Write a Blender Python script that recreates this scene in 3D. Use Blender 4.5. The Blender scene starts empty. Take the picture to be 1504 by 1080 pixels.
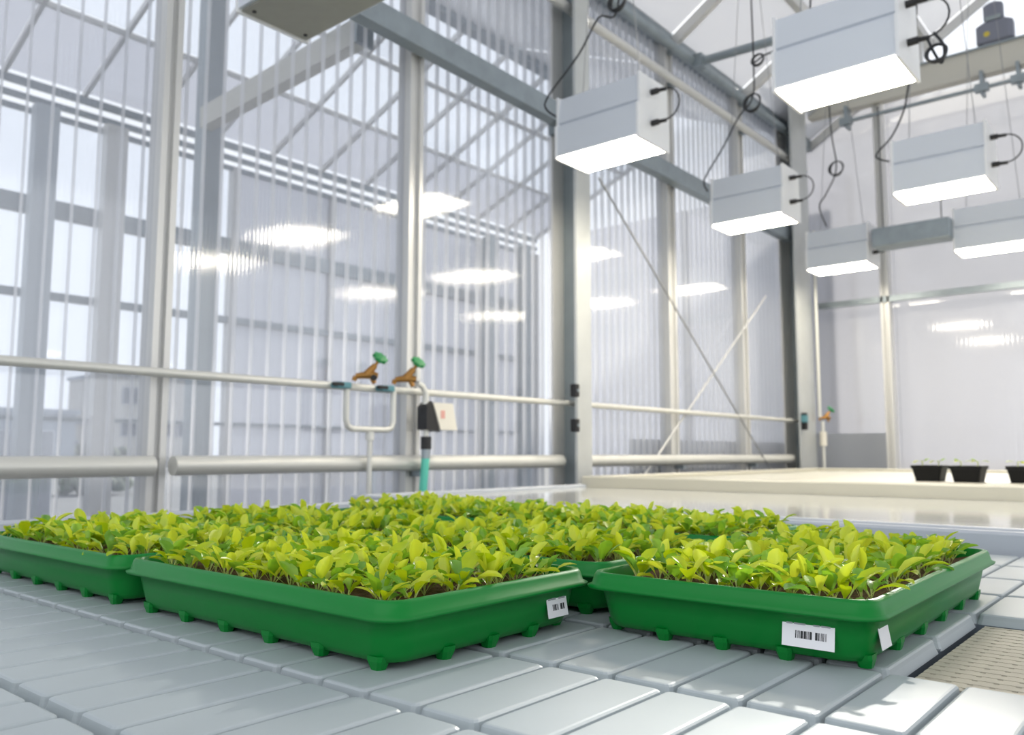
import bpy, math, random
from mathutils import Vector, Matrix

random.seed(7)
C = bpy.context.scene.collection
SC = bpy.context.scene

# ------------------------------------------------------------------ camera, sky, sun, exposure
EYE = Vector((0.0, 0.0, 1.0))
PITCH, YAW, ROLL = 0.1018, 0.7005, 0.0012
cam_data = bpy.data.cameras.new('camera')
cam = bpy.data.objects.new('camera', cam_data)
C.objects.link(cam)
fw = Vector((math.cos(PITCH) * math.cos(YAW), math.cos(PITCH) * math.sin(YAW), math.sin(PITCH)))
rt = Vector((math.sin(YAW), -math.cos(YAW), 0))
up = rt.cross(fw)
r2 = math.cos(ROLL) * rt + math.sin(ROLL) * up
u2 = -math.sin(ROLL) * rt + math.cos(ROLL) * up
M = Matrix((r2, u2, -fw)).transposed().to_4x4()
M.translation = EYE
cam.matrix_world = M
cam_data.sensor_width = 36.0
cam_data.lens = 1227.0 / 1504.0 * 36.0
cam_data.clip_start = 0.02
cam_data.clip_end = 400
cam_data.dof.use_dof = True
cam_data.dof.focus_distance = 0.88
cam_data.dof.aperture_fstop = 7.5
SC.camera = cam

world = bpy.data.worlds.new('sky')
SC.world = world
world.use_nodes = True
wn = world.node_tree
wn.nodes.clear()
wo = wn.nodes.new('ShaderNodeOutputWorld')
bg = wn.nodes.new('ShaderNodeBackground')
bg.inputs['Color'].default_value = (0.945, 0.965, 1.0, 1)
bg.inputs['Strength'].default_value = 1.5
wn.links.new(bg.outputs[0], wo.inputs[0])

sun_data = bpy.data.lights.new('sun', 'SUN')
sun_data.energy = 9.0
sun_data.angle = math.radians(1.5)
sun_data.color = (1.0, 0.93, 0.82)
sun = bpy.data.objects.new('sun', sun_data)
C.objects.link(sun)
sun.rotation_euler = Vector((-1.0, -0.17, -0.52)).to_track_quat('-Z', 'Y').to_euler()
sun.location = (8, 2, 9)

SC.view_settings.view_transform = 'Standard'
SC.view_settings.look = 'None'
SC.view_settings.gamma = 1.0
SC.view_settings.use_curve_mapping = False
SC.view_settings.exposure = 0.0
SC.cycles.max_bounces = 12
SC.cycles.diffuse_bounces = 4
SC.cycles.glossy_bounces = 4
SC.cycles.transmission_bounces = 6
SC.cycles.transparent_max_bounces = 32
SC.cycles.caustics_reflective = False
SC.cycles.caustics_refractive = False
SC.cycles.sample_clamp_indirect = 6.0

# ------------------------------------------------------------------ materials
def lin(c):
    return tuple(((x / 255) / 12.92 if x / 255 <= 0.04045 else ((x / 255 + 0.055) / 1.055) ** 2.4) for x in c)

def mat(name, rgb, rough=0.5, metal=0.0, vary=0.0, scale=20.0, bump=0.0, spec=0.5, trans=0.0):
    m = bpy.data.materials.new(name)
    m.use_nodes = True
    nt = m.node_tree
    b = nt.nodes['Principled BSDF']
    col = lin(rgb)
    b.inputs['Base Color'].default_value = (*col, 1)
    b.inputs['Roughness'].default_value = rough
    b.inputs['Metallic'].default_value = metal
    b.inputs['Specular IOR Level'].default_value = spec
    if vary or bump:
        tc = nt.nodes.new('ShaderNodeTexCoord')
        n = nt.nodes.new('ShaderNodeTexNoise')
        n.inputs['Scale'].default_value = scale
        n.inputs['Detail'].default_value = 4
        nt.links.new(tc.outputs['Object'], n.inputs['Vector'])
        if vary:
            r = nt.nodes.new('ShaderNodeValToRGB')
            r.color_ramp.elements[0].position = 0.3
            r.color_ramp.elements[1].position = 0.7
            r.color_ramp.elements[0].color = (*[max(0, x * (1 - vary)) for x in col], 1)
            r.color_ramp.elements[1].color = (*[min(1, x * (1 + vary)) for x in col], 1)
            nt.links.new(n.outputs['Fac'], r.inputs['Fac'])
            nt.links.new(r.outputs['Color'], b.inputs['Base Color'])
        if bump:
            bp = nt.nodes.new('ShaderNodeBump')
            bp.inputs['Strength'].default_value = bump
            bp.inputs['Distance'].default_value = 0.01
            nt.links.new(n.outputs['Fac'], bp.inputs['Height'])
            nt.links.new(bp.outputs['Normal'], b.inputs['Normal'])
    return m

def sheet_mat(name, clear, haze_rgb, refl=0.04, rough=0.08, tint=(0.95, 0.965, 0.985), wave=None):
    """Thin plastic glazing: part see-through, part milky, with a glossy skin."""
    m = bpy.data.materials.new(name)
    m.use_nodes = True
    nt = m.node_tree
    nt.nodes.clear()
    N = nt.nodes.new
    out = N('ShaderNodeOutputMaterial')
    tr = N('ShaderNodeBsdfTransparent'); tr.inputs[0].default_value = (*tint, 1)
    df = N('ShaderNodeBsdfDiffuse'); df.inputs[0].default_value = (*lin(haze_rgb), 1)
    tl = N('ShaderNodeBsdfTranslucent'); tl.inputs[0].default_value = (*lin(haze_rgb), 1)
    mx = N('ShaderNodeMixShader'); mx.inputs[0].default_value = 0.5
    nt.links.new(df.outputs[0], mx.inputs[1]); nt.links.new(tl.outputs[0], mx.inputs[2])
    m2 = N('ShaderNodeMixShader'); m2.inputs[0].default_value = 1 - clear
    nt.links.new(tr.outputs[0], m2.inputs[1]); nt.links.new(mx.outputs[0], m2.inputs[2])
    lw = N('ShaderNodeLayerWeight'); lw.inputs['Blend'].default_value = 0.5
    pw = N('ShaderNodeMath'); pw.operation = 'POWER'; pw.inputs[1].default_value = 4.0
    nt.links.new(lw.outputs['Facing'], pw.inputs[0])
    ma = N('ShaderNodeMath'); ma.operation = 'MULTIPLY_ADD'; ma.inputs[1].default_value = 0.75; ma.inputs[2].default_value = refl
    nt.links.new(pw.outputs[0], ma.inputs[0])
    gl = N('ShaderNodeBsdfGlossy'); gl.inputs['Roughness'].default_value = rough
    if wave:
        tc = N('ShaderNodeTexCoord')
        wv = N('ShaderNodeTexWave'); wv.bands_direction = wave[0]; wv.inputs['Scale'].default_value = wave[1]
        wv.inputs['Distortion'].default_value = 0.6
        nt.links.new(tc.outputs['Object'], wv.inputs['Vector'])
        bp = N('ShaderNodeBump'); bp.inputs['Strength'].default_value = wave[2]; bp.inputs['Distance'].default_value = 0.004
        nt.links.new(wv.outputs['Fac'], bp.inputs['Height'])
        nt.links.new(bp.outputs['Normal'], gl.inputs['Normal'])
    m3 = N('ShaderNodeMixShader')
    nt.links.new(ma.outputs[0], m3.inputs[0]); nt.links.new(m2.outputs[0], m3.inputs[1]); nt.links.new(gl.outputs[0], m3.inputs[2])
    nt.links.new(m3.outputs[0], out.inputs[0])
    return m

def emit_mat(name, rgb, s):
    m = bpy.data.materials.new(name)
    m.use_nodes = True
    nt = m.node_tree
    nt.nodes.clear()
    o = nt.nodes.new('ShaderNodeOutputMaterial'); e = nt.nodes.new('ShaderNodeEmission')
    e.inputs[0].default_value = (*lin(rgb), 1); e.inputs[1].default_value = s
    nt.links.new(e.outputs[0], o.inputs[0])
    return m

def leaf_mat(name, rgb, rgb2):
    m = bpy.data.materials.new(name)
    m.use_nodes = True
    nt = m.node_tree
    nt.nodes.clear()
    N = nt.nodes.new
    out = N('ShaderNodeOutputMaterial')
    tc = N('ShaderNodeTexCoord'); n = N('ShaderNodeTexNoise'); n.inputs['Scale'].default_value = 60
    nt.links.new(tc.outputs['Object'], n.inputs['Vector'])
    r = N('ShaderNodeValToRGB')
    r.color_ramp.elements[0].position = 0.35; r.color_ramp.elements[1].position = 0.65
    r.color_ramp.elements[0].color = (*lin(rgb), 1); r.color_ramp.elements[1].color = (*lin(rgb2), 1)
    nt.links.new(n.outputs['Fac'], r.inputs['Fac'])
    p = N('ShaderNodeBsdfPrincipled'); p.inputs['Roughness'].default_value = 0.30
    p.inputs['Specular IOR Level'].default_value = 0.6
    tl = N('ShaderNodeBsdfTranslucent')
    mx = N('ShaderNodeMixShader'); mx.inputs[0].default_value = 0.42
    nt.links.new(r.outputs[0], p.inputs['Base Color']); nt.links.new(r.outputs[0], tl.inputs[0])
    nt.links.new(p.outputs[0], mx.inputs[1]); nt.links.new(tl.outputs[0], mx.inputs[2])
    nt.links.new(mx.outputs[0], out.inputs[0])
    return m

GREEN = mat('green plastic', (2, 118, 44), 0.34, vary=0.05, scale=6, spec=0.28)
PAD = mat('grey bench plastic', (168, 177, 181), 0.42, vary=0.03, scale=9, bump=0.03)
PADBASE = mat('grey bench channel', (96, 106, 116), 0.55)
RIM = mat('bench rim plastic', (182, 188, 196), 0.4)
SOIL = mat('potting soil', (92, 66, 42), 0.95, vary=0.5, scale=160, bump=0.6)
STICKER = mat('white label paper', (232, 232, 236), 0.45)
INK = mat('black print', (40, 42, 46), 0.6)
GREYINK = mat('grey print', (150, 152, 158), 0.6)
STEEL = mat('galvanised steel', (150, 160, 166), 0.42, 0.55, vary=0.08, scale=12)
DARKSTEEL = mat('blue grey steel', (150, 160, 164), 0.4, 0.45, vary=0.06, scale=8)
COLM = mat('lamplit column steel', (196, 199, 198), 0.36, 0.3, vary=0.05, scale=6)  # column steel made paler, lamp light on the front flange put into its colour
POSTM = mat('light blue grey steel', (186, 194, 200), 0.5, 0.2)
ALU = mat('pale aluminium', (214, 214, 212), 0.38, 0.25)
ZINC = mat('zinc pipe', (212, 212, 206), 0.4, 0.25)
HOUSING = mat('white lamp housing', (212, 218, 226), 0.42, 0.1)
ENDPLATE = mat('white end plate', (232, 234, 236), 0.4)
UNLIT = mat('unlit lamp glass', (150, 150, 140), 0.35, vary=0.04)
BLACK = mat('black plastic', (18, 18, 20), 0.45)
CABLE = mat('black cable', (40, 42, 46), 0.5)
WIRE = mat('steel wire', (150, 152, 154), 0.4, 0.5)
BRASS = mat('brass', (160, 116, 58), 0.35, 0.6)
WHEEL = mat('green valve wheel', (34, 138, 74), 0.45)
BLUEC = mat('blue green clamp', (88, 140, 150), 0.5)
TEAL = mat('teal hose', (92, 200, 178), 0.45)
TIMER = mat('cream timer box', (222, 218, 206), 0.45)
PINK = mat('pale red print', (216, 160, 150), 0.5)
WHITEB = mat('cream bench plastic', (200, 197, 182), 0.35)
WATER = mat('wet white bench floor', (206, 206, 200), 0.1, spec=0.7)
FLOORM = mat('concrete floor', (150, 150, 150), 0.6, vary=0.12, scale=3)
POT = mat('black pot plastic', (9, 9, 10), 0.55, spec=0.3)
GRATE = mat('beige grate plastic', (182, 176, 160), 0.6, vary=0.06, scale=40)
BEAMM = mat('pale painted beam', (206, 204, 194), 0.5, 0.1)
MOTOR = mat('grey motor', (126, 130, 144), 0.5)
YELLOW = mat('yellow sticker', (206, 186, 70), 0.5)
BLD = mat('building render', (176, 174, 170), 0.8, vary=0.05, scale=0.4)
BLDB = mat('building blue grey', (150, 158, 168), 0.8)
BLDW = mat('dark window', (70, 78, 90), 0.3)
BUSH = mat('dark bush', (92, 100, 84), 0.9, vary=0.3, scale=2)
YARD = mat('grey yard', (128, 128, 126), 0.9, vary=0.1, scale=0.4)
PLINTH = mat('grey plinth', (164, 169, 178), 0.7)
CLEAR = sheet_mat('clear twin wall sheet', 0.87, (222, 224, 234), 0.09, 0.08, wave=('X', 18, 0.05))
WEB = sheet_mat('twin wall web', 0.30, (244, 245, 248), 0.05, 0.25)
GLASS = sheet_mat('clear glazing', 0.93, (225, 230, 238), 0.04, 0.05)
FROST = sheet_mat('frosted glazing', 0.32, (214, 216, 224), 0.05, 0.12)
FROSTB = sheet_mat('frosted end wall sheet', 0.30, (186, 187, 193), 0.11, 0.07, wave=('Y', 9, 0.05))
ROOFM = sheet_mat('frosted roof sheet', 0.36, (198, 199, 203), 0.04, 0.2)
LIT = emit_mat('lamp light', (255, 244, 222), 32.0)
LEAVES = [leaf_mat('leaf yellow green', (200, 216, 22), (176, 204, 28)),
          leaf_mat('leaf green', (158, 198, 46), (132, 182, 52)),
          leaf_mat('leaf lime', (218, 226, 58), (202, 220, 72)),
          leaf_mat('leaf deep', (116, 168, 60), (144, 190, 70))]
STALK = leaf_mat('pale stalk', (206, 214, 140), (190, 206, 120))

# ------------------------------------------------------------------ mesh helpers
class MB:
    def __init__(s):
        s.v = []; s.f = []; s.mi = []; s.sm = []
    def add(s, vs, fs, mi=0, smooth=False):
        o = len(s.v)
        s.v += [tuple(x) for x in vs]
        for f in fs:
            s.f.append(tuple(i + o for i in f)); s.mi.append(mi); s.sm.append(smooth)
        return s
    def box(s, a, b, mi=0):
        x0, y0, z0 = a; x1, y1, z1 = b
        return s.add([(x0,y0,z0),(x1,y0,z0),(x1,y1,z0),(x0,y1,z0),(x0,y0,z1),(x1,y0,z1),(x1,y1,z1),(x0,y1,z1)],
              [(0,3,2,1),(4,5,6,7),(0,1,5,4),(1,2,6,5),(2,3,7,6),(3,0,4,7)], mi)
    def bbox(s, a, b, r, mi=0):
        """box with all edges chamfered by r"""
        x0,y0,z0 = a; x1,y1,z1 = b
        loops = []
        for z, i in ((z0, r), (z0 + r, 0), (z1 - r, 0), (z1, r)):
            p = []
            X0,Y0,X1,Y1 = x0+i, y0+i, x1-i, y1-i
            q = r
            p = [(X0+q,Y0,z),(X1-q,Y0,z),(X1,Y0+q,z),(X1,Y1-q,z),(X1-q,Y1,z),(X0+q,Y1,z),(X0,Y1-q,z),(X0,Y0+q,z)]
            loops.append(p)
        return s.loft(loops, True, True, mi)
    def loft(s, loops, cap0=True, cap1=True, mi=0, smooth=False, closed=True):
        n = len(loops[0]); vs = [p for l in loops for p in l]; fs = []
        for k in range(len(loops) - 1):
            for i in range(n if closed else n - 1):
                j = (i + 1) % n
                fs.append((k*n+i, k*n+j, (k+1)*n+j, (k+1)*n+i))
        s.add(vs, fs, mi, smooth)
        if cap0: s.add(loops[0], [tuple(reversed(range(n)))], mi)
        if cap1: s.add(loops[-1], [tuple(range(n))], mi)
        return s
    def tube(s, pts, r, n=8, mi=0, cap=True, smooth=True):
        pts = [Vector(p) for p in pts]
        loops = []
        prev = None
        for i, p in enumerate(pts):
            if i == 0: d = pts[1] - p
            elif i == len(pts) - 1: d = p - pts[-2]
            else: d = (pts[i+1] - p).normalized() + (p - pts[i-1]).normalized()
            d.normalize()
            if prev is None:
                a = Vector((0,0,1)) if abs(d.z) < 0.9 else Vector((1,0,0))
                x = d.cross(a).normalized()
            else:
                x = (prev - d * prev.dot(d)).normalized()
            prev = x
            y = d.cross(x)
            rr = r[i] if isinstance(r, (list, tuple)) else r
            loops.append([p + rr*(math.cos(t)*x + math.sin(t)*y) for t in [2*math.pi*k/n for k in range(n)]])
        return s.loft(loops, cap, cap, mi, smooth)
    def bar(s, p, q, w, h, mi=0, upv=(0,0,1)):
        p = Vector(p); q = Vector(q); d = (q-p).normalized(); u = Vector(upv)
        x = d.cross(u).normalized(); y = x.cross(d)
        l = [[c + sx*x*w/2 + sy*y*h/2 for sx, sy in ((-1,-1),(1,-1),(1,1),(-1,1))] for c in (p, q)]
        return s.loft(l, True, True, mi)
    def mesh(s, name, mats):
        me = bpy.data.meshes.new(name)
        me.from_pydata(s.v, [], s.f)
        for m in (mats if isinstance(mats, (list, tuple)) else [mats]): me.materials.append(m)
        me.polygons.foreach_set('material_index', s.mi)
        me.polygons.foreach_set('use_smooth', s.sm)
        me.update()
        return me
    def build(s, name, mats, parent=None, loc=None):
        return link(name, s.mesh(name, mats), parent, loc)

def link(name, me, parent=None, loc=None):
    o = bpy.data.objects.new(name, me)
    C.objects.link(o)
    if parent is not None: o.parent = parent
    if loc is not None: o.location = loc
    return o

def tag(o, label=None, cat=None, group=None, kind=None):
    if label: o['label'] = label
    if cat: o['category'] = cat
    if group: o['group'] = group
    if kind: o['kind'] = kind
    return o

def thing(name, label, cat, loc=(0,0,0), rz=0.0, group=None, kind=None):
    o = bpy.data.objects.new(name, None)
    o.empty_display_size = 0.05
    C.objects.link(o)
    o.location = loc; o.rotation_euler = (0, 0, rz)
    return tag(o, label, cat, group, kind)

def struct(name):
    return thing(name, None, None, kind='structure')

def copy_tree(o, parent=None):
    c = o.copy(); C.objects.link(c)
    if parent is not None: c.parent = parent
    for ch in list(o.children): copy_tree(ch, c)
    return c

def rrect(cx, cy, L, W, r, z, n=5):
    """rounded rectangle loop, counter-clockwise"""
    pts = []
    for sx, sy, a0 in ((1,1,0),(-1,1,90),(-1,-1,180),(1,-1,270)):
        for k in range(n + 1):
            a = math.radians(a0 + 90*k/n)
            pts.append((cx + sx*(L/2 - r) + r*math.cos(a), cy + sy*(W/2 - r) + r*math.sin(a), z))
    return pts

def arc(c, r, a0, a1, n, plane='xz'):
    out = []
    for k in range(n+1):
        a = a0 + (a1-a0)*k/n
        p = [c[0], c[1], c[2]]
        i, j = {'xz': (0,2), 'yz': (1,2), 'xy': (0,1)}[plane]
        p[i] += r*math.cos(a); p[j] += r*math.sin(a)
        out.append(tuple(p))
    return out

WV = 2.8      # the left wall stands along y = WV
WU = 7.39     # the posts of the back wall stand along x = WU
WB = 7.66     # its sheets hang outside them
# ------------------------------------------------------------------ the setting
fl = MB().box((-6, -8, -0.06), (9.2, 7.0, 0.0)).build('floor', FLOORM); tag(fl, kind='structure')
yd = MB().box((-60, 7.0, -0.30), (140, 140, -0.08)).build('ground', YARD); tag(yd, kind='structure')
yd2 = MB().box((9.2, -60, -0.30), (140, 7.0, -0.08)).build('ground', YARD); tag(yd2, kind='structure')

def multiwall(u0, u1, z0, z1, pitch=0.0755, T=0.03, phase=0.958):
    b = MB()
    y0, y1 = WV + 0.004, WV + 0.004 + T
    b.add([(u0,y0,z0),(u1,y0,z0),(u1,y0,z1),(u0,y0,z1)], [(0,1,2,3)], 0)
    b.add([(u0,y1,z0),(u1,y1,z0),(u1,y1,z1),(u0,y1,z1)], [(3,2,1,0)], 0)
    k = math.ceil((u0 - phase) / pitch)
    while phase + k*pitch < u1 - 0.01:
        x = phase + k*pitch; k += 1
        if x < u0 + 0.01: continue
        b.add([(x,y0+.0005,z0),(x,y1-.0005,z0),(x,y1-.0005,z1),(x,y0+.0005,z1)], [(0,1,2,3)], 1)
    return b

wl = struct('wall_left')
MULL = [(-1.05, .065), (0.19, .065), (1.405, .066), (2.59, .085), (4.97, .11), (6.10, .10)]
edges = [-2.3, -1.05, 0.19, 1.405, 2.59, 3.75, 4.97, 6.10, 7.0, 7.68]
for a, b_ in zip(edges[:-1], edges[1:]):
    multiwall(a + 0.02, b_ - 0.02, 0.10, 3.86).build('panel', [CLEAR, WEB], wl)
for x, w in MULL:
    m = MB()
    m.box((x-w/2, WV-0.035, 0.0), (x-w/2+0.022, WV+0.05, 3.86))
    m.box((x-w/2+0.022, WV-0.018, 0.0), (x+w/2-0.022, WV+0.045, 3.86))
    m.box((x+w/2-0.022, WV-0.035, 0.0), (x+w/2, WV+0.05, 3.86))
    m.build('mullion', ALU, wl)
MB().box((-2.3, WV-0.02, 0.0), (7.68, WV+0.06, 0.10)).build('sill', ALU, wl)
MB().box((-2.3, WV-0.03, 3.84), (7.68, WV+0.10, 3.95)).build('eave_rail', STEEL, wl)

# back wall: frosted sheets, posts, a grey plinth, a clear gable over the tie beam
wb = struct('wall_back')
ys = [2.95, 2.08, 0.9, -0.3, -1.5, -2.7]
for y1, y0 in zip(ys[:-1], ys[1:]):
    MB().box((WB, y0+0.001, 0.30), (WB+0.016, y1-0.001, 4.14)).build('panel', FROSTB, wb)
for y in ys[1:]:
    m = MB()
    m.box((WU-0.05, y-0.035, 0.0), (WU+0.05, y-0.015, 4.05)); m.box((WU-0.03, y-0.015, 0.0), (WU+0.04, y+0.015, 4.05))
    m.box((WU-0.05, y+0.015, 0.0), (WU+0.05, y+0.035, 4.05))
    m.build('mullion', ALU, wb)
MB().box((WB-0.02, -2.7, 0.0), (WB+0.06, 2.95, 0.30)).build('plinth', PLINTH, wb)
MB().box((WB-0.03, 2.12, 0.30), (WB-0.004, 2.90, 1.175)).build('kick_board', PLINTH, wb)
MB().box((4.62, WV+0.09, 0.10), (7.6, WV+0.11, 1.09)).build('kick_board', PLINTH, wl)
MB().box((WU-0.05, -2.7, 2.27), (WU-0.005, 2.64, 2.32)).build('transom', STEEL, wb)
def roof_z(y):        # roof of the bay we stand in
    return 3.92 + (WV - y) * 0.62 if y > -0.6 else 3.92 + (WV + 0.6) * 0.62 - (-0.6 - y) * 0.62
for y1, y0 in zip(ys[:-1], ys[1:]):
    y1 = min(y1, 2.40)
    n = [(WB, y0+.02, 4.15), (WB, y1-.02, 4.15), (WB, y1-.02, max(4.16, roof_z(y1)-.03)), (WB, y0+.02, roof_z(y0)-.03)]
    MB().loft([n, [(p[0]+.008, p[1], p[2]) for p in n]]).build('gable_pane', GLASS, wb)
for y in (1.72, 0.9, -0.3, -1.5):
    MB().box((WU-.02, y-.02, 4.2), (WU+.03, y+.02, roof_z(y)-.02)).build('gable_bar', ALU, wb)

# roof of this bay
ce = struct('ceiling')
ux = [-1.0, 0.2, 1.4, 2.6, 3.85, 5.05, 6.2, 7.68]
for a, b_ in zip(ux[:-1], ux[1:]):
    for y1, y0 in ((WV-.02, 1.72), (1.68, 0.57), (0.53, -0.58)):
        q = [(a+.03, y0, roof_z(y0)), (b_-.03, y0, roof_z(y0)), (b_-.03, y1, roof_z(y1)), (a+.03, y1, roof_z(y1))]
        MB().loft([q, [(p[0], p[1], p[2]+.012) for p in q]]).build('roof_panel', ROOFM, ce)
    q = [(a+.03, -4.0, roof_z(-4.0)), (b_-.03, -4.0, roof_z(-4.0)), (b_-.03, -.62, roof_z(-.62)), (a+.03, -.62, roof_z(-.62))]
    MB().loft([q, [(p[0], p[1], p[2]+.012) for p in q]]).build('roof_panel', ROOFM, ce)
for x in ux:
    MB().bar((x, WV, roof_z(WV)-.05), (x, -.6, roof_z(-.6)-.05), .045, .07).build('rafter', ALU, ce)
    MB().bar((x, -.6, roof_z(-.6)-.05), (x, -4, roof_z(-4)-.05), .05, .09).build('rafter', STEEL, ce)
for y in (2.15, 1.7, 1.06, 0.55, -.09, -0.6):
    MB().bar((-1, y, roof_z(y)-.06), (WB, y, roof_z(y)-.06), .05, .08).build('purlin', ALU, ce)

# neighbouring bay behind the left wall
wf = struct('wall_far')
VF = 7.0
fx = [-5.0 + 1.15*k for k in range(13)]
for i, (a, b_) in enumerate(zip(fx[:-1], fx[1:])):
    mtl = GLASS if b_ < 4.4 else FROST
    for z0, z1 in ((0.10, 1.25), (1.27, 2.20), (2.26, 2.86), (3.0, 3.66)):
        MB().box((a+.03, VF, z0), (b_-.03, VF+.008, z1)).build('pane', mtl, wf)
for x in fx:
    MB().box((x-.03, VF-.04, 0.0), (x+.03, VF+.05, 3.7)).build('mullion', ALU, wf)
for z0, z1 in ((1.245, 1.275), (2.20, 2.26), (2.86, 3.0)):
    MB().box((fx[0], VF-.03, z0), (fx[-1], VF+.04, z1)).build('transom', STEEL, wf)
MB().box((fx[0], VF-.05, 0.0), (fx[-1], VF+.06, 0.10)).build('sill', ALU, wf)
for z0, z1 in ((3.66, 3.70), (3.755, 3.80), (3.865, 3.925)):
    MB().box((fx[0], VF-.03, z0), (fx[-1], VF+.01, z1)).build('gutter_bar', STEEL, wf)
wc = struct('wall_front')
for y1, y0 in ((7.0, 4.9), (4.9, 2.9)):
    MB().box((9.15, y0+.03, .1), (9.16, y1-.03, 4.0)).build('panel', FROST, wc)
    MB().box((9.12, y0-.03, 0), (9.2, y0+.03, 4.0)).build('mullion', ALU, wc)

c2 = struct('ceiling')
def roof2(y):
    return 3.95 + (min(y - WV, VF - y)) * 0.42
bx = [-5.0 + 0.6*k for k in range(24)]
for i, (a, b_) in enumerate(zip(bx[:-1], bx[1:])):
    for y0, y1, mtl in ((VF-.02, 6.3, FROST), (6.26, 5.6, GLASS), (5.56, 4.92, GLASS)):
        q = [(a+.02, y1, roof2(y1)), (b_-.02, y1, roof2(y1)), (b_-.02, y0, roof2(y0)), (a+.02, y0, roof2(y0))]
        MB().loft([q, [(p[0], p[1], p[2]+.008) for p in q]]).build('roof_pane', mtl, c2)
for i, (a, b_) in enumerate(zip(bx[:-1:3], bx[3::3])):
    q = [(a+.03, 2.95, roof2(2.95)), (b_-.03, 2.95, roof2(2.95)), (b_-.03, 4.88, roof2(4.88)), (a+.03, 4.88, roof2(4.88))]
    MB().loft([q, [(p[0], p[1], p[2]+.008) for p in q]]).build('roof_pane', ROOFM, c2)
for x in bx:
    MB().bar((x, VF, roof2(VF)-.02), (x, 4.9, roof2(4.9)-.02), .03, .05).build('glazing_bar', ALU, c2)
for y in (6.28, 5.58):
    MB().bar((bx[0], y, roof2(y)-.02), (bx[-1], y, roof2(y)-.02), .03, .04).build('glazing_bar', ALU, c2)
MB().bar((bx[0], 4.9, roof2(4.9)-.03), (bx[-1], 4.9, roof2(4.9)-.03), .12, .10).build('ridge', STEEL, c2)

# ------------------------------------------------------------------ steel frame
def column(x0, x1, x2, x3, label):
    t = thing('steel_column', label, 'column', (x0, WV-.18, 0))
    rel = lambda x: x - x0
    MB().box((rel(x0), -.006, 0), (rel(x1), .012, 4.35)).build('front_flange', COLM, t)
    MB().box((rel(x1)-.022, .012, 0), (rel(x1)-.004, .165, 4.35)).build('web', DARKSTEEL, t)  # darker steel than the flange, recess shade put into the colour
    MB().box((rel(x2), .165, 0), (rel(x3), .180, 4.35)).build('back_flange', ALU, t)
    MB().box((rel(x0)-.01, -.05, 0), (rel(x1)+.02, -.006, 0.015)).build('base_plate', STEEL, t)
    return t
column(3.645, 3.78, 3.66, 3.81, 'tall grey steel column in the middle of the ribbed wall')
column(6.78, 7.12, 6.88, 7.30, 'thick grey steel column in the far corner of the room')

t = thing('steel_beam', 'grey steel beam running along the ribbed wall behind the lamps', 'beam', (2.3, 2.70, 2.88))
m = MB(); m.bar((-.14, 0, .025), (1.36, 0, -.01), .07, .11); m.build('beam_tube', STEEL, t)
m = MB(); m.bar((1.36, 0, -.01), (4.55, 0, -.03), .07, .11); m.build('beam_tube', STEEL, t)
m = MB(); m.box((1.33, -.045, -.09), (1.37, .09, .08)); m.build('joint_plate', DARKSTEEL, t)

m = MB(); m.tube([(-2.3, 2.70, 1.265), (7.0, 2.70, 1.270)], .016, 10)
tag(m.build('water_pipe', ZINC), 'slim zinc pipe along the ribbed wall, the upper one, carrying the taps', 'pipe')
t = thing('heating_pipe', 'fat pale heating pipe along the ribbed wall, the lower one', 'pipe', (0, 2.72, 0.955))
for a, b_ in ((-2.3, 1.37), (1.44, 3.64), (3.83, 6.85)):
    MB().tube([(a, 0, 0), (b_, 0, 0)], .034, 12).build('pipe_length', ZINC, t)
for x in (0.2, 2.59, 4.97, 6.1):
    MB().box((x-.012, -.02, -.06), (x+.012, .05, -.034)).build('bracket', STEEL, t)

t = thing('cross_brace', 'two thin crossed bracing rods on the wall between the columns', 'brace', (0, 2.72, 1.0))
MB().tube([(3.98, -.03, 1.61), (6.42, -.03, -.20)], .006, 6).build('rod', WIRE, t)
MB().tube([(4.43, .0, -.18), (6.40, .0, 1.26)], .007, 6).build('rod', ALU, t)

t = thing('tie_beam', 'pale tie beam beyond the ribbed wall, leading away to a dark post', 'beam', (2.35, 2.88, 2.9))
MB().bar((0, 0, 0.02), (0, 1.35, -.04), .07, .12).build('beam_tube', BEAMM, t)
MB().box((-.05, -.02, -.05), (.05, 0.0, .10)).build('end_plate', DARKSTEEL, t)
t = thing('steel_post', 'dark slim steel post beyond the ribbed wall, left of the taps', 'post', (2.40, 4.28, 0))
MB().box((-.055, -.055, 0), (.055, .055, 4.3)).build('post_tube', DARKSTEEL, t)
MB().box((-.10, -.10, 0), (.10, .10, .015)).build('base_plate', STEEL, t)
for x, lab in ((2.42, 'blue-grey post at the far glazing, near the left edge'), (2.95, 'pale grey post at the far glazing, second from the left edge')):
    t = thing('steel_post', lab, 'post', (x, 6.72, 0))
    MB().box((-.085, -.05, 0), (.085, .05, 3.64)).build('post_tube', POSTM if x < 2.5 else ALU, t)
    MB().box((-.14, -.09, 0), (.14, .09, .015)).build('base_plate', STEEL, t)
for x, lab in ((7.55, 'dark thin post beyond the ribbed wall, left one of a pair'), (8.2, 'dark thin post beyond the ribbed wall, right one of a pair')):
    t = thing('steel_post', lab, 'post', (x, 6.72, 0))
    MB().box((-.09, -.05, 0), (.09, .05, 3.64)).build('post_tube', DARKSTEEL, t)
    MB().box((-.12, -.08, 0), (.12, .08, .015)).build('base_plate', STEEL, t)

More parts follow.
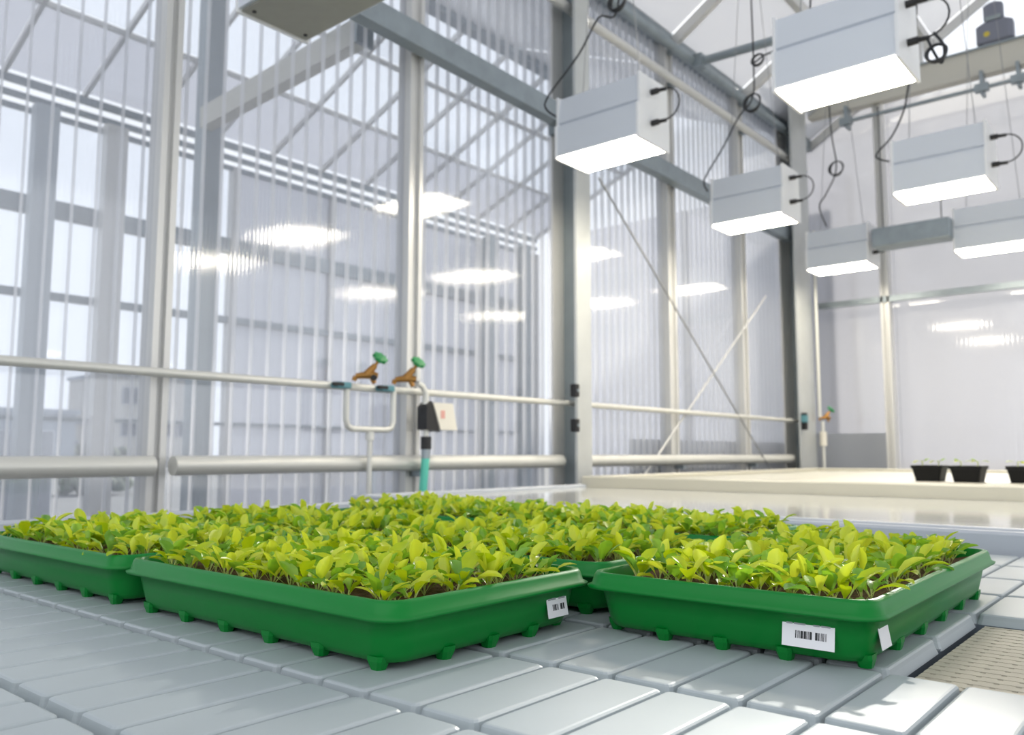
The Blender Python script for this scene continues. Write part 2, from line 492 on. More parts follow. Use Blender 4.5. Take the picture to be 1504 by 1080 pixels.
# tie beam on the back wall, with motor
t = thing('tie_beam', 'wide pale beam across the top of the back wall', 'beam', (WU-.06, 2.6, 4.1))
MB().box((-.05, -5.3, -.10), (.05, .05, .11)).build('beam_box', BEAMM, t)
MB().box((-.07, -5.3, .11), (.05, .05, .125)).build('top_flange', STEEL, t)
t = thing('vent_motor', 'grey vent motor with a yellow dot on the pale beam', 'motor', (WU-.06, 1.15, 4.225))
MB().bbox((-.07, -.13, 0), (.07, .13, .20), .03).build('gearbox', MOTOR, t)
MB().bbox((-.05, -.065, .20), (.05, .075, .36), .025).build('motor_body', MOTOR, t)
MB().box((-.053, -.05, .20), (.053, .06, .235)).build('collar', DARKSTEEL, t)
MB().tube([(-.072, .05, .085), (-.068, .05, .085)], .022, 12).build('dot_sticker', YELLOW, t)
t = thing('vent_shaft', 'slim steel tube hung below the pale beam of the back wall', 'tube', (WU-.16, 0, 3.87))
MB().tube([(0, 2.35, 0), (0, -2.5, 0)], .018, 8).build('shaft', STEEL, t)
for y in (2.3, 1.25, 1.0, -.5):
    MB().box((-.012, y-.012, -.05), (.10, y+.012, .14)).build('hanger', STEEL, t)
    MB().box((-.03, y-.05, -.03), (.03, y+.05, .03)).build('bearing', STEEL, t)

# tubes high on the left wall and a cross beam over the lamps
lampz = 2.44
for z, lab in ((3.785, 'grey rail tube high on the ribbed wall, the upper one'), (3.545, 'paler rail tube high on the ribbed wall, the lower one')):
    t = thing('rail_tube', lab, 'tube', (0, 2.70, z))
    MB().tube([(-1, 0, 0), (7.3, 0, 0)], .034 if z > 3.7 else .03, 12).build('tube_length', STEEL if z > 3.7 else ALU, t)
    for x in (0.2, 2.59, 4.97, 6.1):
        MB().box((x-.02, -.02, -.02), (x+.02, .066, .02)).build('bracket', STEEL, t)
t = thing('cross_tube', 'grey cross tube over the lamps, starting at the upper rail tube', 'tube', (5.22, 2.66, 3.775))
MB().tube([(0, 0, 0), (0, -1.5, -.06), (0, -4.5, -.16)], .03, 12).build('tube_length', STEEL, t)
MB().box((-.045, -.04, -.045), (.045, .03, .045)).build('clamp', STEEL, t)

# ------------------------------------------------------------------ lamps
def lamp_parts(t, lit=True, wires=True, sz=0, L=.475, W=.275):
    # base at the diffuser, long axis along y, cables at -y
    m = MB()
    prof = [(-W/2, 0), (-W/2+.004, .152), (-W/2+.022, .158), (-W/2+.022, .166), (-W/2+.012, .172), (-W/2+.03, .300), (W/2-.03, .300), (W/2-.012, .172), (W/2-.022, .166), (W/2-.022, .158), (W/2-.004, .152), (W/2, 0)]
    loops = [[(x, y, z) for x, z in prof] for y in (-L/2+.012, L/2-.012)]
    m.loft(loops)
    m.build('housing', HOUSING, t)
    for sy in (-1, 1):
        y0, y1 = sorted((sy*(L/2-.012), sy*(L/2)))
        e = MB(); e.box((-W/2-.004, y0, -.012), (W/2+.004, y1, .155)); e.box((-W/2+.012, y0, .155), (W/2-.012, y1, .305))
        e.build('end_plate', ENDPLATE, t)
    d = MB(); d.box((-W/2+.012, -L/2+.016, -.008), (W/2-.012, L/2-.016, 0.0))
    d.build('light_panel', LIT if lit else UNLIT, t)
    if not lit:
        for sx in (-1, 1):
            for sy in (-1, 1):
                MB().tube([(sx*.10, sy*.19, -.012), (sx*.10, sy*.19, -.007)], .007, 8).build('screw', CABLE, t)
    for z in (.085, .235):
        g = MB(); g.tube([(-.02, -L/2, z), (-.02, -L/2-.035, z), (-.02, -L/2-.036, z), (-.02, -L/2-.075, z-.003)], [.015, .015, .010, .009], 8)
        g.build('cable_gland', BLACK, t)
    MB().tube([(-.02, -L/2-.07, .235)] + arc((-.02, -L/2-.07, .16), .075, math.pi/2+.0, -math.pi/2, 8, 'yz')[1:][::1] if False else
              [(-.02, -L/2-.07 - .075*math.sin(a), .16 + .075*math.cos(a)) for a in [math.pi*k/10 for k in range(11)]], .004, 6).build('cable_loop', CABLE, t)
    if wires:
        top = roof_z(t.location.y) - .10 - t.location.z
        for sy in (-1, 1):
            MB().tube([(0, sy*.17, .30), (0, sy*.05, top-.02)], .0025, 5).build('suspension_wire', WIRE, t)
        MB().box((-.03, -.06, top-.03), (.03, .06, top)).build('clamp', STEEL, t)

LX = [1.545, 3.305, 4.92, 6.575]
spots = [  # x, y, base z, lit, label
    (3.305, 2.158, lampz, True, 'lit white grow lamp in front of the middle steel column'),
    (4.915, 2.143, lampz, True, 'lit white grow lamp second along the ribbed wall, behind the first'),
    (6.575, 2.160, lampz, True, 'lit white grow lamp farthest along the ribbed wall, by the corner column'),
    (3.250, 1.030, lampz, True, 'largest lit white grow lamp, hanging at the top right'),
    (4.955, 1.065, lampz, True, 'lit white grow lamp behind and below the largest lamp at right'),
    (6.620, 1.120, lampz, True, 'lit white grow lamp lowest in the picture, cut by the right edge'),
]
for x, y, z, lit, lab in spots:
    t = thing('grow_lamp', lab, 'lamp', (x, y, z), group='grow lamps hung over the benches')
    lamp_parts(t, lit)
t = thing('grow_lamp', 'unlit grow lamp with grey underside at the top edge, upper left', 'lamp', (1.540, 2.125, lampz), group='grow lamps hung over the benches')
lamp_parts(t, False)
for i, (x, y) in enumerate([(3.28, -.09), (4.94, -.07), (6.6, -.05)]):
    t = thing('grow_lamp', 'lit grow lamp out of frame, mirrored in the ribbed wall, ' + ('nearest', 'middle', 'farthest')[i] + ' of three', 'lamp', (x, y, lampz), group='grow lamps out of frame')
    lamp_parts(t)
t = thing('equipment_box', 'plain grey metal box hung between lamps before the back wall', 'box', (6.47, 1.62, 2.52))
MB().bbox((-.09, -.27, 0), (.09, .26, .145), .008).build('box_body', STEEL, t)
MB().tube([(0, -.2, .145), (0, -.2, .55)], .004, 6).build('wire', CABLE, t)
MB().tube([(0, .2, .145), (0, .2, 1.1)], .004, 6).build('wire', CABLE, t)

# hanging cables with coils
def coil(c, r, n, name, t):
    m = MB()
    for k in range(n):
        pts = [(c[0] + .008*k - .008 + .01*math.sin(a), c[1] + r*(1-.08*k)*math.cos(a), c[2] + r*(1+.05*k)*math.sin(a)) for a in [2*math.pi*j/18 for j in range(19)]]
        m.tube(pts, .0055, 6)
    return m.build(name, CABLE, t)
def cable(label, pts, coil_c=None, r=.05, n=3, gr='lamp cables'):
    t = thing('power_cable', label, 'cable', (0, 0, 0), group=gr)
    # smooth the way through the points
    P = [Vector(p) for p in pts]; out = []
    for i in range(len(P)-1):
        p0 = P[max(i-1,0)]; p1 = P[i]; p2 = P[i+1]; p3 = P[min(i+2,len(P)-1)]
        for s in range(6):
            u = s/6
            out.append(0.5*((2*p1)+(p2-p0)*u+(2*p0-5*p1+4*p2-p3)*u*u+(3*p1-p0-3*p2+p3)*u**3))
    out.append(P[-1])
    MB().tube(out, .0055, 6).build('cable_run', CABLE, t)
    if coil_c: coil(coil_c, r, n, 'coil', t)
Z4 = roof_z(2.1) - .08
cable('black cable sagging from a coil to the lamp at the middle column', [(3.30, 2.12, Z4), (3.30, 2.10, 3.22), (3.25, 2.19, 3.12), (3.25, 2.31, 2.97), (3.25, 2.50, 2.81), (3.25, 2.51, 2.74), (3.25, 2.41, 2.66)], (3.3, 2.11, 3.20), .05)
cable('black cable with a round coil left of the largest lamp', [(4.70, 2.04, Z4), (4.70, 2.03, 3.39), (4.70, 2.045, 3.16), (4.70, 2.136, 3.063), (4.70, 2.254, 2.883), (4.70, 2.375, 2.72), (4.74, 2.375, 2.65)], (4.70, 2.045, 3.13), .055)
cable('black cable with a coil just right of the second lamp', [(6.3, 2.14, Z4), (6.3, 2.12, 3.5), (6.3, 2.09, 3.16), (6.32, 2.18, 2.98), (6.36, 2.25, 2.90), (6.42, 2.22, 2.75)], (6.3, 2.09, 3.155), .055)
cable('black looped cable at the right end of the largest lamp', [(3.23, .725, 2.52), (3.2, .70, 2.45), (3.2, .675, 2.40), (3.2, .665, 2.46), (3.22, .70, 2.53)], (3.2, .69, 2.44), .035, 2)
cable('black cable slanting below the right end of the largest lamp', [(4.9, 1.08, roof_z(1.08)-.08), (4.9, 1.16, 3.3), (4.9, 1.206, 3.086), (4.9, 1.237, 2.935), (4.9, 1.309, 2.794), (4.9, 1.40, 2.70), (4.9, 1.33, 2.65)])
cable('black cable with a small loop beside the top left of the largest lamp', [(4.3, 1.50, roof_z(1.5)-.03), (4.3, 1.53, 3.39), (4.3, 1.646, 3.295), (4.3, 1.725, 3.215), (4.3, 1.80, 3.20), (4.32, 1.87, 3.18)], (4.3, 1.83, 3.185), .035, 2)

# ------------------------------------------------------------------ benches
BZ = 0.80
def legs(t, x0, x1, y0, y1, z):
    for x in (x0, x1):
        for y in (y0, y1):
            MB().box((x-.025, y-.025, 0), (x+.025, y+.025, z)).build('leg', STEEL, t)

U0, DU, V0, DV = 0.291, 0.1805, 0.247, 0.0634
bench = thing('growing_bench', 'near grey growing bench of moulded pads holding the green trays', 'bench')
bx0, bx1, by0, by1 = U0 - 4*DU, 1.935, -0.75, 2.13
# floor of the bench with a well for the drain grate
gx0, gx1, gy0, gy1 = U0+3*DU, U0+5*DU, V0-8*DV, V0
m = MB()
for a, b_ in (((bx0, by0), (gx0, by1)), ((gx1, by0), (bx1, by1)), ((gx0, gy1), (gx1, by1)), ((gx0, by0), (gx1, gy0))):
    m.box((a[0], a[1], BZ-.035), (b_[0], b_[1], BZ-.013))
m.box((gx0, gy0, BZ-.05), (gx1, gy1, BZ-.036))
m.build('bench_floor', PADBASE, bench)
m = MB()
for a, b_ in (((bx1, by0), (bx1+.03, by1+.03)), ((bx0, by1), (bx1+.03, by1+.03))):
    m.bbox((a[0], a[1], BZ-.06), (b_[0], b_[1], BZ+.043), .006)
m.build('bench_rim', RIM, bench)
legs(bench, .2, 1.7, -.5, 1.9, BZ-.035)
MB().box((bx0, by0+.2, BZ-.085), (bx1, by0+.24, BZ-.035)).build('cross_member', STEEL, bench)
MB().box((bx0, by1-.24, BZ-.085), (bx1, by1-.2, BZ-.035)).build('cross_member', STEEL, bench)

def pad_mesh():
    b = MB()
    L, W = DU-.011, DV-.0032
    lo = []
    for z, i, r in ((-.015, -.003, .006), (-.006, 0.0, .006), (-.002, .0009, .005), (-.0005, .0025, .005), (0, .0045, .004)):
        lo.append(rrect(0, 0, L-2*i, W-2*i, r, z, 2))
    b.loft(lo, False, True, 0, False)
    me = b.mesh('pad', PAD)
    return me
padm = pad_mesh()
def visible(x, y, z):
    d = Vector((x, y, z)) - EYE
    w = d.dot(fw)
    if w < .1: return 0
    px = 752 + 1227*d.dot(r2)/w; py = 540 - 1227*d.dot(u2)/w
    return -40 < px < 1544 and -20 < py < 1120
npad = 0
rest = MB()
base = [tuple(v.co) for v in padm.vertices]; bf = [tuple(p.vertices) for p in padm.polygons]
TR = [(.505, .83, .566, 1.6), (.853, 1.17, .58, 1.6), (1.26, 1.58, .61, 1.64), (.79, 1.35, .245, .57)]
for i in range(-4, 9):
    for j in range(-15, 30):
        cx = U0 + (i+.5)*DU; cy = V0 + (j+.5)*DV
        if gx0 < cx < gx1 and gy0 < cy < gy1: continue
        if cx > bx1-.05 or cy > by1-.02: continue
        covered = any(a+.06 < cx < b_-.06 and c+.02 < cy < d-.02 for a, b_, c, d in TR)
        if visible(cx, cy, BZ) and not covered and npad < 290 and cy < 1.9:
            link('pad', padm, bench, (cx, cy, BZ)); npad += 1
        else:
            rest.add([(v[0]+cx, v[1]+cy, v[2]+BZ) for v in base], bf)
tag(rest.build('pads', PAD, bench), kind='stuff')
# drain grate lying in the well
g = thing('drain_grate', 'beige perforated drain grate set in the well of the bench', 'grate', (gx0+.02, gy1-.012, BZ-.036))
m = MB()
GL, GW = gx1-gx0-.03, 6*DV-.02
nx, ny = 18, 20
for k in range(nx+1):
    x = GL*k/nx; m.box((max(0,x-.0065), -GW, .004), (min(GL,x+.0065), 0, .024))
for k in range(ny+1):
    y = -GW*k/ny; m.box((0, max(-GW,y-.0065), .004), (GL, min(0,y+.0065), .0235))
m.build('grate_mesh', GRATE, g)
MB().box((0, -GW, 0), (GL, 0, .008)).build('backing', BLACK, g)

# second bench: shallow wet white floor
b2 = thing('growing_bench', 'low white bench with a wet glossy floor beyond the near bench', 'bench')
MB().box((2.03, -1.6, .78), (3.45, 2.42, .829)).build('bench_floor', WATER, b2)
m = MB(); m.bbox((1.99, -1.6, .76), (2.03, 2.46, .845), .006); m.bbox((2.03, 2.42, .76), (3.45, 2.46, .845), .006)
m.build('bench_rim', RIM, b2)
legs(b2, 2.1, 3.4, -1.3, 2.3, .78)
b3 = thing('growing_bench', 'cream white bench by the back wall, carrying black pots', 'bench')
MB().bbox((3.50, -1.6, .82), (6.55, 2.40, .862), .006).build('bench_floor', WHITEB, b3)
m = MB(); m.bbox((3.455, -1.6, .79), (3.50, 2.46, .885), .006); m.bbox((3.50, 2.40, .79), (6.6, 2.46, .885), .006); m.bbox((6.55, -1.6, .79), (6.6, 2.40, .885), .006)
m.build('bench_rim', WHITEB, b3)
MB().box((3.52, -1.0, .862), (5.6, 1.9, .884)).build('bench_mat', WHITEB, b3)
legs(b3, 3.6, 6.4, -1.3, 2.2, .82)

# ------------------------------------------------------------------ seedlings
def leaf(seed, L, W, bend, cup, mtl):
    """spatulate leaf on a pale stalk, rooted at origin, rising along +z and leaning to +x"""
    rnd = random.Random(seed)
    b = MB()
    st = [(0, .10), (.18, .10), (.36, .16), (.52, .62), (.70, 1.0), (.86, .86), (.96, .45), (1.0, .08)]
    rows = []
    x = z = side = 0.0; a = math.radians(12); pt = 0; tw = rnd.uniform(-.7, .7)
    for t_, w in st:
        dl = (t_-pt)*L; pt = t_
        a = math.radians(12) + bend*t_**1.4
        x += dl*math.sin(a); z += dl*math.cos(a); side += tw*dl*t_
        hw = W/2*w
        nx_, nz_ = -math.cos(a), math.sin(a)
        k = cup*hw
        wob = rnd.uniform(-.06, .06)*hw
        rows.append([(x+nx_*k, side-hw+wob, z+nz_*k), (x+nx_*k*.25, side-hw*.5, z+nz_*k*.25), (x, side, z), (x+nx_*k*.25, side+hw*.5, z+nz_*k*.25), (x+nx_*k*(1+tw*.6), side+hw+wob, z+nz_*k*(1-tw*.5))])
    n = 5
    vs = [p for r in rows for p in r]
    for k in range(len(rows)-1):
        mi = 1 if k < 2 else 0
        for i in range(n-1):
            fs = [(k*n+i, k*n+i+1, (k+1)*n+i+1, (k+1)*n+i)]
            if k == 0 and i == 0: b.add(vs, fs, mi, True)
            else:
                b.f.append(fs[0]); b.mi.append(mi); b.sm.append(True)
    return b.mesh('leaf', [mtl, STALK])
leafm = []
for s in range(14):
    rnd = random.Random(100+s)
    leafm.append(leaf(s, rnd.uniform(.036, .053), rnd.uniform(.0115, .0185), math.radians(rnd.uniform(-10, 80)), rnd.uniform(.15, .7), LEAVES[[0,2,1,2,0,1,2,3,0,1,2,0,3,1][s]]))

def seedling_spec(rnd):
    n = rnd.choice((4, 5, 6, 6, 7))
    a0 = rnd.uniform(0, 2*math.pi)
    out = []
    for k in range(n):
        out.append((rnd.randrange(len(leafm)), a0 + k*2*math.pi/n + rnd.uniform(-.5, .5), rnd.uniform(-.12, .42), rnd.uniform(.72, 1.12)))
    return out

# ------------------------------------------------------------------ trays
TH = 0.066
def tray_parts(t, L, W, soil_seed=0):
    """long side along local x, centred; rim top at TH"""
    b = MB()
    R = .028
    outer = [(.0055, .030, .022), (.0070, .0235, .026), (.014, .0190, .030), (.030, .0155, .031), (.0475, .0120, .032), (.0482, .0012, .030), (.0510, 0.0, .030), (.0530, .0045, .028), (.0630, .0072, .026), (.066, .0092, .025), (.066, .0140, .022)]
    lo = [rrect(0, 0, L-2*i, W-2*i, max(.006, r), z) for z, i, r in outer]
    b.loft(lo, True, False, 0, True)
    inner = [(.066, .0140, .022), (.064, .0155, .021), (.046, .019, .020), (.014, .034, .018)]
    lo = [rrect(0, 0, L-2*i, W-2*i, r, z) for z, i, r in inner]
    b.loft(lo, False, True, 0, True)
    b.build('tray_body', GREEN, t)
    fm = MB(); fm.loft([rrect(0,0,.013,.012,.003,0,1), rrect(0,0,.019,.016,.003,.008,1), rrect(0,0,.021,.016,.003,.013,1)])
    me = fm.mesh('foot', GREEN)
    for k in range(6):
        x = (k/5-.5)*(L-.088)
        for sy in (-1, 1): link('foot', me, t, (x, sy*(W/2-.0270), 0))
    for k in range(1, 4):
        y = (k/4-.5)*(W-.06)
        for sx in (-1, 1): link('foot', me, t, (sx*(L/2-.0270), y, 0))
    # soil
    rnd = random.Random(soil_seed)
    nx, ny = 40, 24
    l2, w2 = L-.038, W-.038
    vs = [((i/nx-.5)*l2, (j/ny-.5)*w2, .052 + rnd.uniform(-.0025, .0035)) for j in range(ny+1) for i in range(nx+1)]
    fs = [(j*(nx+1)+i, j*(nx+1)+i+1, (j+1)*(nx+1)+i+1, (j+1)*(nx+1)+i) for j in range(ny) for i in range(nx)]
    MB().add(vs, fs, 0, True).build('soil', SOIL, t)

def sticker(t, loc, rot, w, h, seed=0, blank=False):
    """white label in its own xz plane, facing local -y"""
    o = MB().box((-w/2, -.0006, -h/2), (w/2, 0.0, h/2)).build('sticker', STICKER, t, loc)
    o.rotation_euler = rot
    if blank: return o
    rnd = random.Random(seed)
    m = MB(); x = -w*.24
    while x < w*.34:
        bw = rnd.choice((.0006, .0010, .0016, .0022)); 
        if not (.04*w < x < .13*w): m.box((x, -.0009, -h*.20), (min(x+bw, w*.36), -.0006, h*.06))
        x += bw + rnd.choice((.0005, .0008, .0013))
    m.build('barcode', INK, o)
    m = MB()
    for a, b_ in ((-.42, -.30), (-.27, -.05), (.10, .22), (.25, .42)):
        m.box((w*a, -.0009, h*.26), (w*b_, -.0006, h*.34))
    m.build('print_line', GREYINK, o)
    return o

def place_tray(label, x0, x1, y0, y1, along, rot=0.0, seed=0):
    cx, cy = (x0+x1)/2, (y0+y1)/2
    rz = rot + (math.pi/2 if along == 'y' else 0)
    t = thing('seedling_tray', label, 'tray', (cx, cy, BZ), rz, 'green trays of seedlings')
    L = (y1-y0) if along == 'y' else (x1-x0)
    W = (x1-x0) if along == 'y' else (y1-y0)
    tray_parts(t, L, W, seed)
    return t, L, W
trays = []
def T(desc, label, *a, **k):
    t, L, W = place_tray(label, *a, **k); trays.append((desc, t, L, W)); return t
t2 = T('in the middle front tray', 'green tray in the middle front, with a label at its right end', .505, .828, .566, 1.084, 'y', seed=2)
t3 = T('in the right front tray', 'green tray standing apart at right front, with labels on two sides', .788, 1.354, .243, .570, 'x', rot=.012, seed=3)
t1 = T('in the left tray', 'green tray at the left edge, left of the middle front tray', .503, .826, 1.090, 1.608, 'y', seed=1)
t4 = T('in the centre tray', 'green tray in the second row, behind the gap between the front trays', .853, 1.176, .576, 1.078, 'y', seed=4)
t6 = T('in the second left tray', 'green tray in the second row at left, behind the left tray', .835, 1.158, 1.088, 1.606, 'y', seed=6)
t5 = T('in the back right tray', 'green tray in the back row, behind the right front tray', 1.255, 1.577, .600, 1.118, 'y', seed=5)
t7 = T('in the back left tray', 'green tray in the back row at left, nearest the bench rim', 1.272, 1.594, 1.130, 1.648, 'y', seed=7)
# stickers: front of t3 (local -x side), right side of t3 (local -y), right end of t2 (local -x after turning)
def side_sticker(t, L, W, side, off, w, h, seed, blank=False):
    tilt = .62 if False else .48
    if side == '-x':
        sticker(t, (-L/2+.0132, off, .030), (0, 0, -math.pi/2), w, h, seed, blank).rotation_euler = (-.17, 0, -math.pi/2)
    else:
        sticker(t, (off, -W/2+.0138, .030), (0, 0, 0), w, h, seed, blank).rotation_euler = (-.17, 0, 0)
side_sticker(t3, .566, .327, '-x', -.094, .050, .027, 1)
side_sticker(t3, .566, .327, '-y', -.225, .030, .026, 2, True)
side_sticker(t2, .518, .323, '-x', -.099, .036, .025, 3)

# seedlings: the 300 that show largest stand as single plants, the rest as one mass
cand = []
for k, (desc, t, L, W) in enumerate(trays):
    rnd = random.Random(50+k)
    nx, ny = 16, 10
    c, s = math.cos(t.rotation_euler.z), math.sin(t.rotation_euler.z)
    for i in range(nx):
        for j in range(ny):
            lx = ((i+.5)/nx-.5)*(L-.062) + rnd.uniform(-.008, .008)
            ly = ((j+.5)/ny-.5)*(W-.062) + rnd.uniform(-.008, .008)
            if rnd.random() < .05: continue
            p = (t.location.x + c*lx - s*ly, t.location.y + s*lx + c*ly, BZ+.051)
            d = Vector(p) - EYE
            w = d.dot(fw)
            px = 752 + 1227*d.dot(r2)/w
            cand.append((w + (100 if not -20 < px < 1524 else 0), p, desc, seedling_spec(rnd)))
cand.sort(key=lambda c: c[0])
rest = MB()
cache = [([tuple(v.co) for v in m.vertices], [tuple(p.vertices) for p in m.polygons], [p.material_index for p in m.polygons], LEAVES.index(m.materials[0])) for m in leafm]
for n, (w, p, desc, spec) in enumerate(cand):
    if n < 298:
        r = thing('lettuce_seedling', 'bright yellow-green lettuce seedling growing ' + desc, 'seedling', p, group='seedlings ' + desc)
        for li, az, tilt, sc in spec:
            o = link('leaf', leafm[li], r)
            o.rotation_euler = (0, tilt, az); o.scale = (sc, sc, sc)
    else:
        for li, az, tilt, sc in spec:
            vs, fs, mis, lm = cache[li]
            M_ = Matrix.Translation(p) @ Matrix.Rotation(az, 4, 'Z') @ Matrix.Rotation(tilt, 4, 'Y') @ Matrix.Scale(sc, 4)
            o0 = len(rest.v)
            rest.v += [tuple(M_ @ Vector(v)) for v in vs]
            for f, mi in zip(fs, mis):
                rest.f.append(tuple(i+o0 for i in f)); rest.mi.append(4 if mi else lm); rest.sm.append(True)
tag(rest.build('lettuce_seedlings', LEAVES + [STALK]), 'mass of yellow-green lettuce seedlings filling the farther trays', 'seedlings', kind='stuff')

# ------------------------------------------------------------------ taps, hose, timer on the ribbed wall
def tap(loc, label, rz=0.0, hose_cap=True):
    t = thing('brass_tap', label, 'tap', loc, rz, 'brass taps')
    m = MB()
    m.tube([(-.045, 0, .028), (-.02, 0, .032), (.02, 0, .034), (.045, 0, .030)], [.012, .014, .017, .013], 10)
    m.tube([(.018, 0, .03), (.032, 0, .0)], [.012, .010], 10)
    m.tube([(0.0, 0, .035), (.034, 0, .075)], [.019, .012], 10)
    m.tube([(-.045, 0, .028), (-.052, 0, .010)], [.011, .010], 8)
    m.build('tap_body', BRASS, t)
    MB().tube([(.034, 0, .075), (.047, 0, .094)], .007, 8).build('spindle', BRASS, t)
    w = MB()
    d = Vector((.48, -.50, .70)).normalized(); x = Vector((0, 1, 0)).cross(d).normalized(); y = d.cross(x)
    c = Vector((.050, 0, .100))
    ring = []
    for k in range(16):
        a = 2*math.pi*k/16; rr = .030 + .0035*(1 if k % 2 else -1)
        ring.append(rr*(math.cos(a)*x + math.sin(a)*y))
    w.loft([[c - d*.004 + q*.8 for q in ring], [c + q*1.05 + d*.003 for q in ring], [c + q*1.0 + d*.014 for q in ring], [c + q*.4 + d*.018 for q in ring]])
    w.build('hand_wheel', WHEEL, t)
    if hose_cap:
        MB().tube([(.030, -.018, .022), (.030, -.040, .020)], .013, 10).build('outlet_cap', BLACK, t)
    return t
TY = 2.655
tap((2.225, TY, 1.283), 'brass tap with a green wheel, left one of the pair', rz=-.75, hose_cap=True)
tap((2.440, TY, 1.283), 'brass tap with a green wheel, right one of the pair, above the hose', rz=-.75, hose_cap=False)
tap((7.19, 2.56, 1.27), 'small brass tap with a green wheel by the corner column', rz=-.75, hose_cap=False)
t = thing('pipe_stand', 'pale pipe stand with a square loop carrying the left tap', 'stand', (2.255, 2.665, 0))
yk = [(-.125, 0, 1.262), (-.125, 0, 1.13), (-.115, 0, 1.105), (-.09, 0, 1.095), (.09, 0, 1.095), (.115, 0, 1.105), (.125, 0, 1.13), (.125, 0, 1.262)]
MB().tube(yk, .013, 10).build('loop', ZINC, t)
MB().tube([(0, 0, 0), (0, 0, 1.06)], .011, 10).build('upright', ZINC, t)
MB().tube([(0, 0, 1.05), (0, 0, 1.085)], .018, 10).build('tee', ZINC, t)
for x in (-.155, .075):
    q = MB(); q.bbox((x-.035, -.03, 1.255), (x+.035, .02, 1.280), .004); q.build('clamp', BLUEC, t)
    MB().bbox((x-.055, -.034, 1.262), (x-.005, -.012, 1.277), .003).build('clamp_bolt', BLACK, t)
t = thing('water_timer', 'black and cream water timer hung under the right tap', 'timer', (2.555, 2.64, 1.10))
q = MB(); q.loft([[(-.03, -.03, 0), (.05, -.03, -.008), (.05, .03, -.008), (-.03, .03, 0)], [(-.03, -.03, .10), (.0, -.03, .125), (.0, .03, .125), (-.03, .03, .10)]]); q.build('timer_body', BLACK, t)
q = MB(); q.loft([[(.052, -.035, 0), (.155, -.035, 0), (.155, .03, 0), (.052, .03, 0)], [(.005, -.035, .118), (.125, -.035, .118), (.125, .03, .118), (.005, .03, .118)]]); q.build('timer_face', TIMER, t)
MB().box((.05, -.0365, .05), (.075, -.035, .085)).build('face_print', PINK, t)
MB().tube([(-.01, 0, .11), (-.01, 0, .16), (-.03, 0, .19), (-.06, 0, .20)], [.016, .014, .013, .012], 10).build('hose_coupling', ZINC, t)
q = MB(); q.tube([(-.005, 0, 0), (-.005, 0, -.035)], .012, 10); q.build('outlet', ZINC, t)
q = MB(); q.tube([(-.004, 0, -.03), (-.004, 0, -.085)], .024, 10); q.build('hose_connector', BLACK, t)
q = MB(); q.tube([(-.005, 0, -.085), (-.006, 0, -.125)], .019, 10); q.build('hose_collar', STEEL, t)
q = MB(); q.tube([(-.006, 0, -.12), (-.018, 0, -.25), (-.03, .0, -.45), (-.04, 0, -1.09)], .018, 10)
hs = q.build('water_hose', TEAL, None, (2.555, 2.64, 1.10)); tag(hs, 'teal garden hose dropping from the water timer', 'hose')
for z in (1.33, 1.145):
    t = thing('pipe_clip', 'black clip on the middle column, %s the pipe' % ('above' if z > 1.2 else 'below'), 'clip', (3.60, 2.60, z), group=None)
    MB().bbox((-.015, -.02, -.035), (.02, .02, .035), .004).build('clip_body', BLACK, t)
    MB().tube([(.002, -.024, .0), (.002, -.02, .0)], .008, 8).build('screw', STEEL, t)
t = thing('pipe_clip', 'dark teal clip on the corner column beside the small tap', 'clip', (6.80, 2.59, 1.26))
MB().bbox((-.02, -.02, -.07), (.02, .02, .07), .004).build('clip_body', BLACK, t)
MB().bbox((-.03, -.024, -.01), (.022, .02, .05), .004).build('clip_band', BLUEC, t)
t = thing('supply_pipe', 'slim upright supply pipe beside the corner column under the small tap', 'pipe', (7.10, 2.55, 0))
MB().tube([(0, 0, 0), (0, 0, 1.27)], .014, 8).build('pipe_length', ZINC, t)
MB().tube([(0, 0, 1.06), (0, 0, 1.18)], .03, 10).build('filter', TIMER, t)
MB().tube([(-.06, 0, 1.3), (-.06, 0, 2.9)], .014, 8).build('riser', ZINC, t)

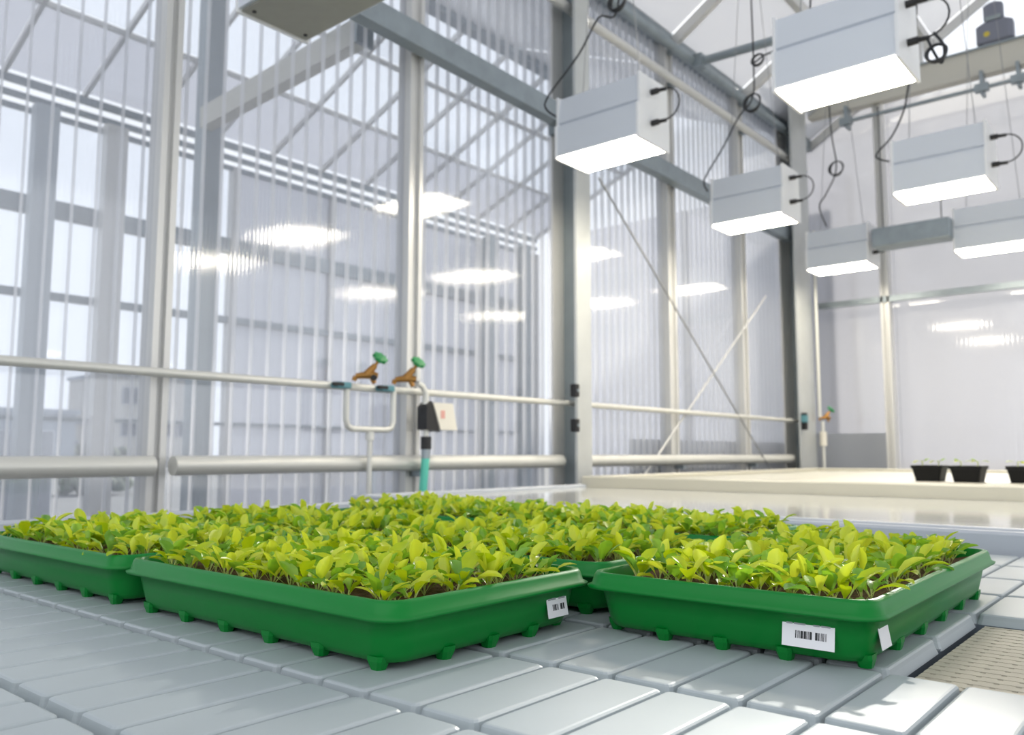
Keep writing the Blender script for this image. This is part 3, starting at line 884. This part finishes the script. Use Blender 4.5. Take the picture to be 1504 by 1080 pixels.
# ------------------------------------------------------------------ black pots on the cream bench
for i, (x, y) in enumerate([(3.835, .936), (3.80, .783), (3.838, .590)]):
    lab = ('black square pot with two tiny sprouts, leftmost of the three', 'black square pot with two tiny sprouts, middle of the three', 'black square pot cut by the right edge, last of the three')[i]
    t = thing('black_pot', lab, 'pot', (x, y, .884), random.uniform(-.05, .05), 'black pots on the cream bench')
    b = MB()
    a, w = .046, .058
    lo = [rrect(0, 0, 2*r, 2*r, .006, z, 2) for z, r in ((0, a), (.052, .056), (.0525, w+.002), (.066, w+.003), (.066, w-.004), (.056, .050))]
    b.loft(lo, True, True)
    b.build('pot_body', POT, t)
    MB().loft([rrect(0, 0, .10, .10, .005, .0565, 2), rrect(0, 0, .10, .10, .005, .062, 2)]).build('soil', SOIL, t)
    for sx, sy in ((-.03, .02), (.02, -.03)):
        sp = MB(); sp.tube([(sx, sy, .06), (sx+.003, sy, .085)], .002, 5)
        s_ = sp.build('sprout', STALK, t)
        for k in range(3):
            o = link('leaf', leafm[(i*2+k) % 5], s_, (sx, sy, .078)); o.rotation_euler = (0, .8, k*2.1+i); o.scale = (.8, .8, .8)

# ------------------------------------------------------------------ yard outside
def building(label, x, y, w, d, h, mtl, wins):
    t = thing('building', label, 'building', (x, y, -.08))
    MB().box((0, 0, 0), (w, d, h)).build('walls', mtl, t)
    MB().box((-.15, -.15, h), (w+.15, d+.15, h+.25)).build('roof_edge', BLDB, t)
    for a, z0, ww, hh in wins:
        f = MB().box((a-.08, -.08, z0-.08), (a+ww+.08, 0.0, z0+hh+.08)).build('window_frame', BLDB, t)
        MB().box((a, -.10, z0), (a+ww, -.08, z0+hh)).build('pane', BLDW, f)
building('pale block with dark windows outside, seen beside the left mullion', 27.3, 60, 6.5, 8, 6.6, BLD, [(.5, 2.3, 1.6, 1.1), (.5, 4.6, 1.6, 1.1), (3.2, 2.3, 1.3, 1.1), (4.8, 2.3, .9, 1.1)])
building('low grey shed outside at the far left', 9.5, 45, 9.0, 8, 3.0, BLDB, [(1.0, 1.2, 2.0, 1.0), (5.0, 1.2, 2.0, 1.0)])
building('low pale store outside between the shed and the block', 22.6, 62, 3.6, 6, 3.1, BLD, [(.6, 1.0, 1.1, .9), (2.2, 1.0, .8, .9)])
def bush(label, x, y, r, h, n=60):
    rnd = random.Random(int(x*10))
    b = MB()
    for k in range(n):
        a = rnd.uniform(0, 2*math.pi); q = r*math.sqrt(rnd.random()); zz = rnd.uniform(0, h*(1-.6*q/r))
        s = rnd.uniform(.15, .3)*r
        c = (x+q*math.cos(a), y+q*math.sin(a), zz-.08+s*.6)
        b.tube([(c[0], c[1], c[2]-s*.7), (c[0], c[1], c[2]), (c[0], c[1], c[2]+s*.7)], [s*.5, s, s*.3], 6)
    tag(b.build('bush', BUSH), label, 'bush')
w_ = MB().bbox((-6, 9.0, -.08), (3.5, 9.2, 1.22), .01).build('boundary_wall', PLINTH); tag(w_, 'low grey wall outside, at the far left behind the glazing', 'wall')
bush('dark low bush outside, left of the pale block', 21.0, 48, 1.6, 1.9)
bush('dark bush outside under the lower pipe at left', 9.6, 22, .8, .8)
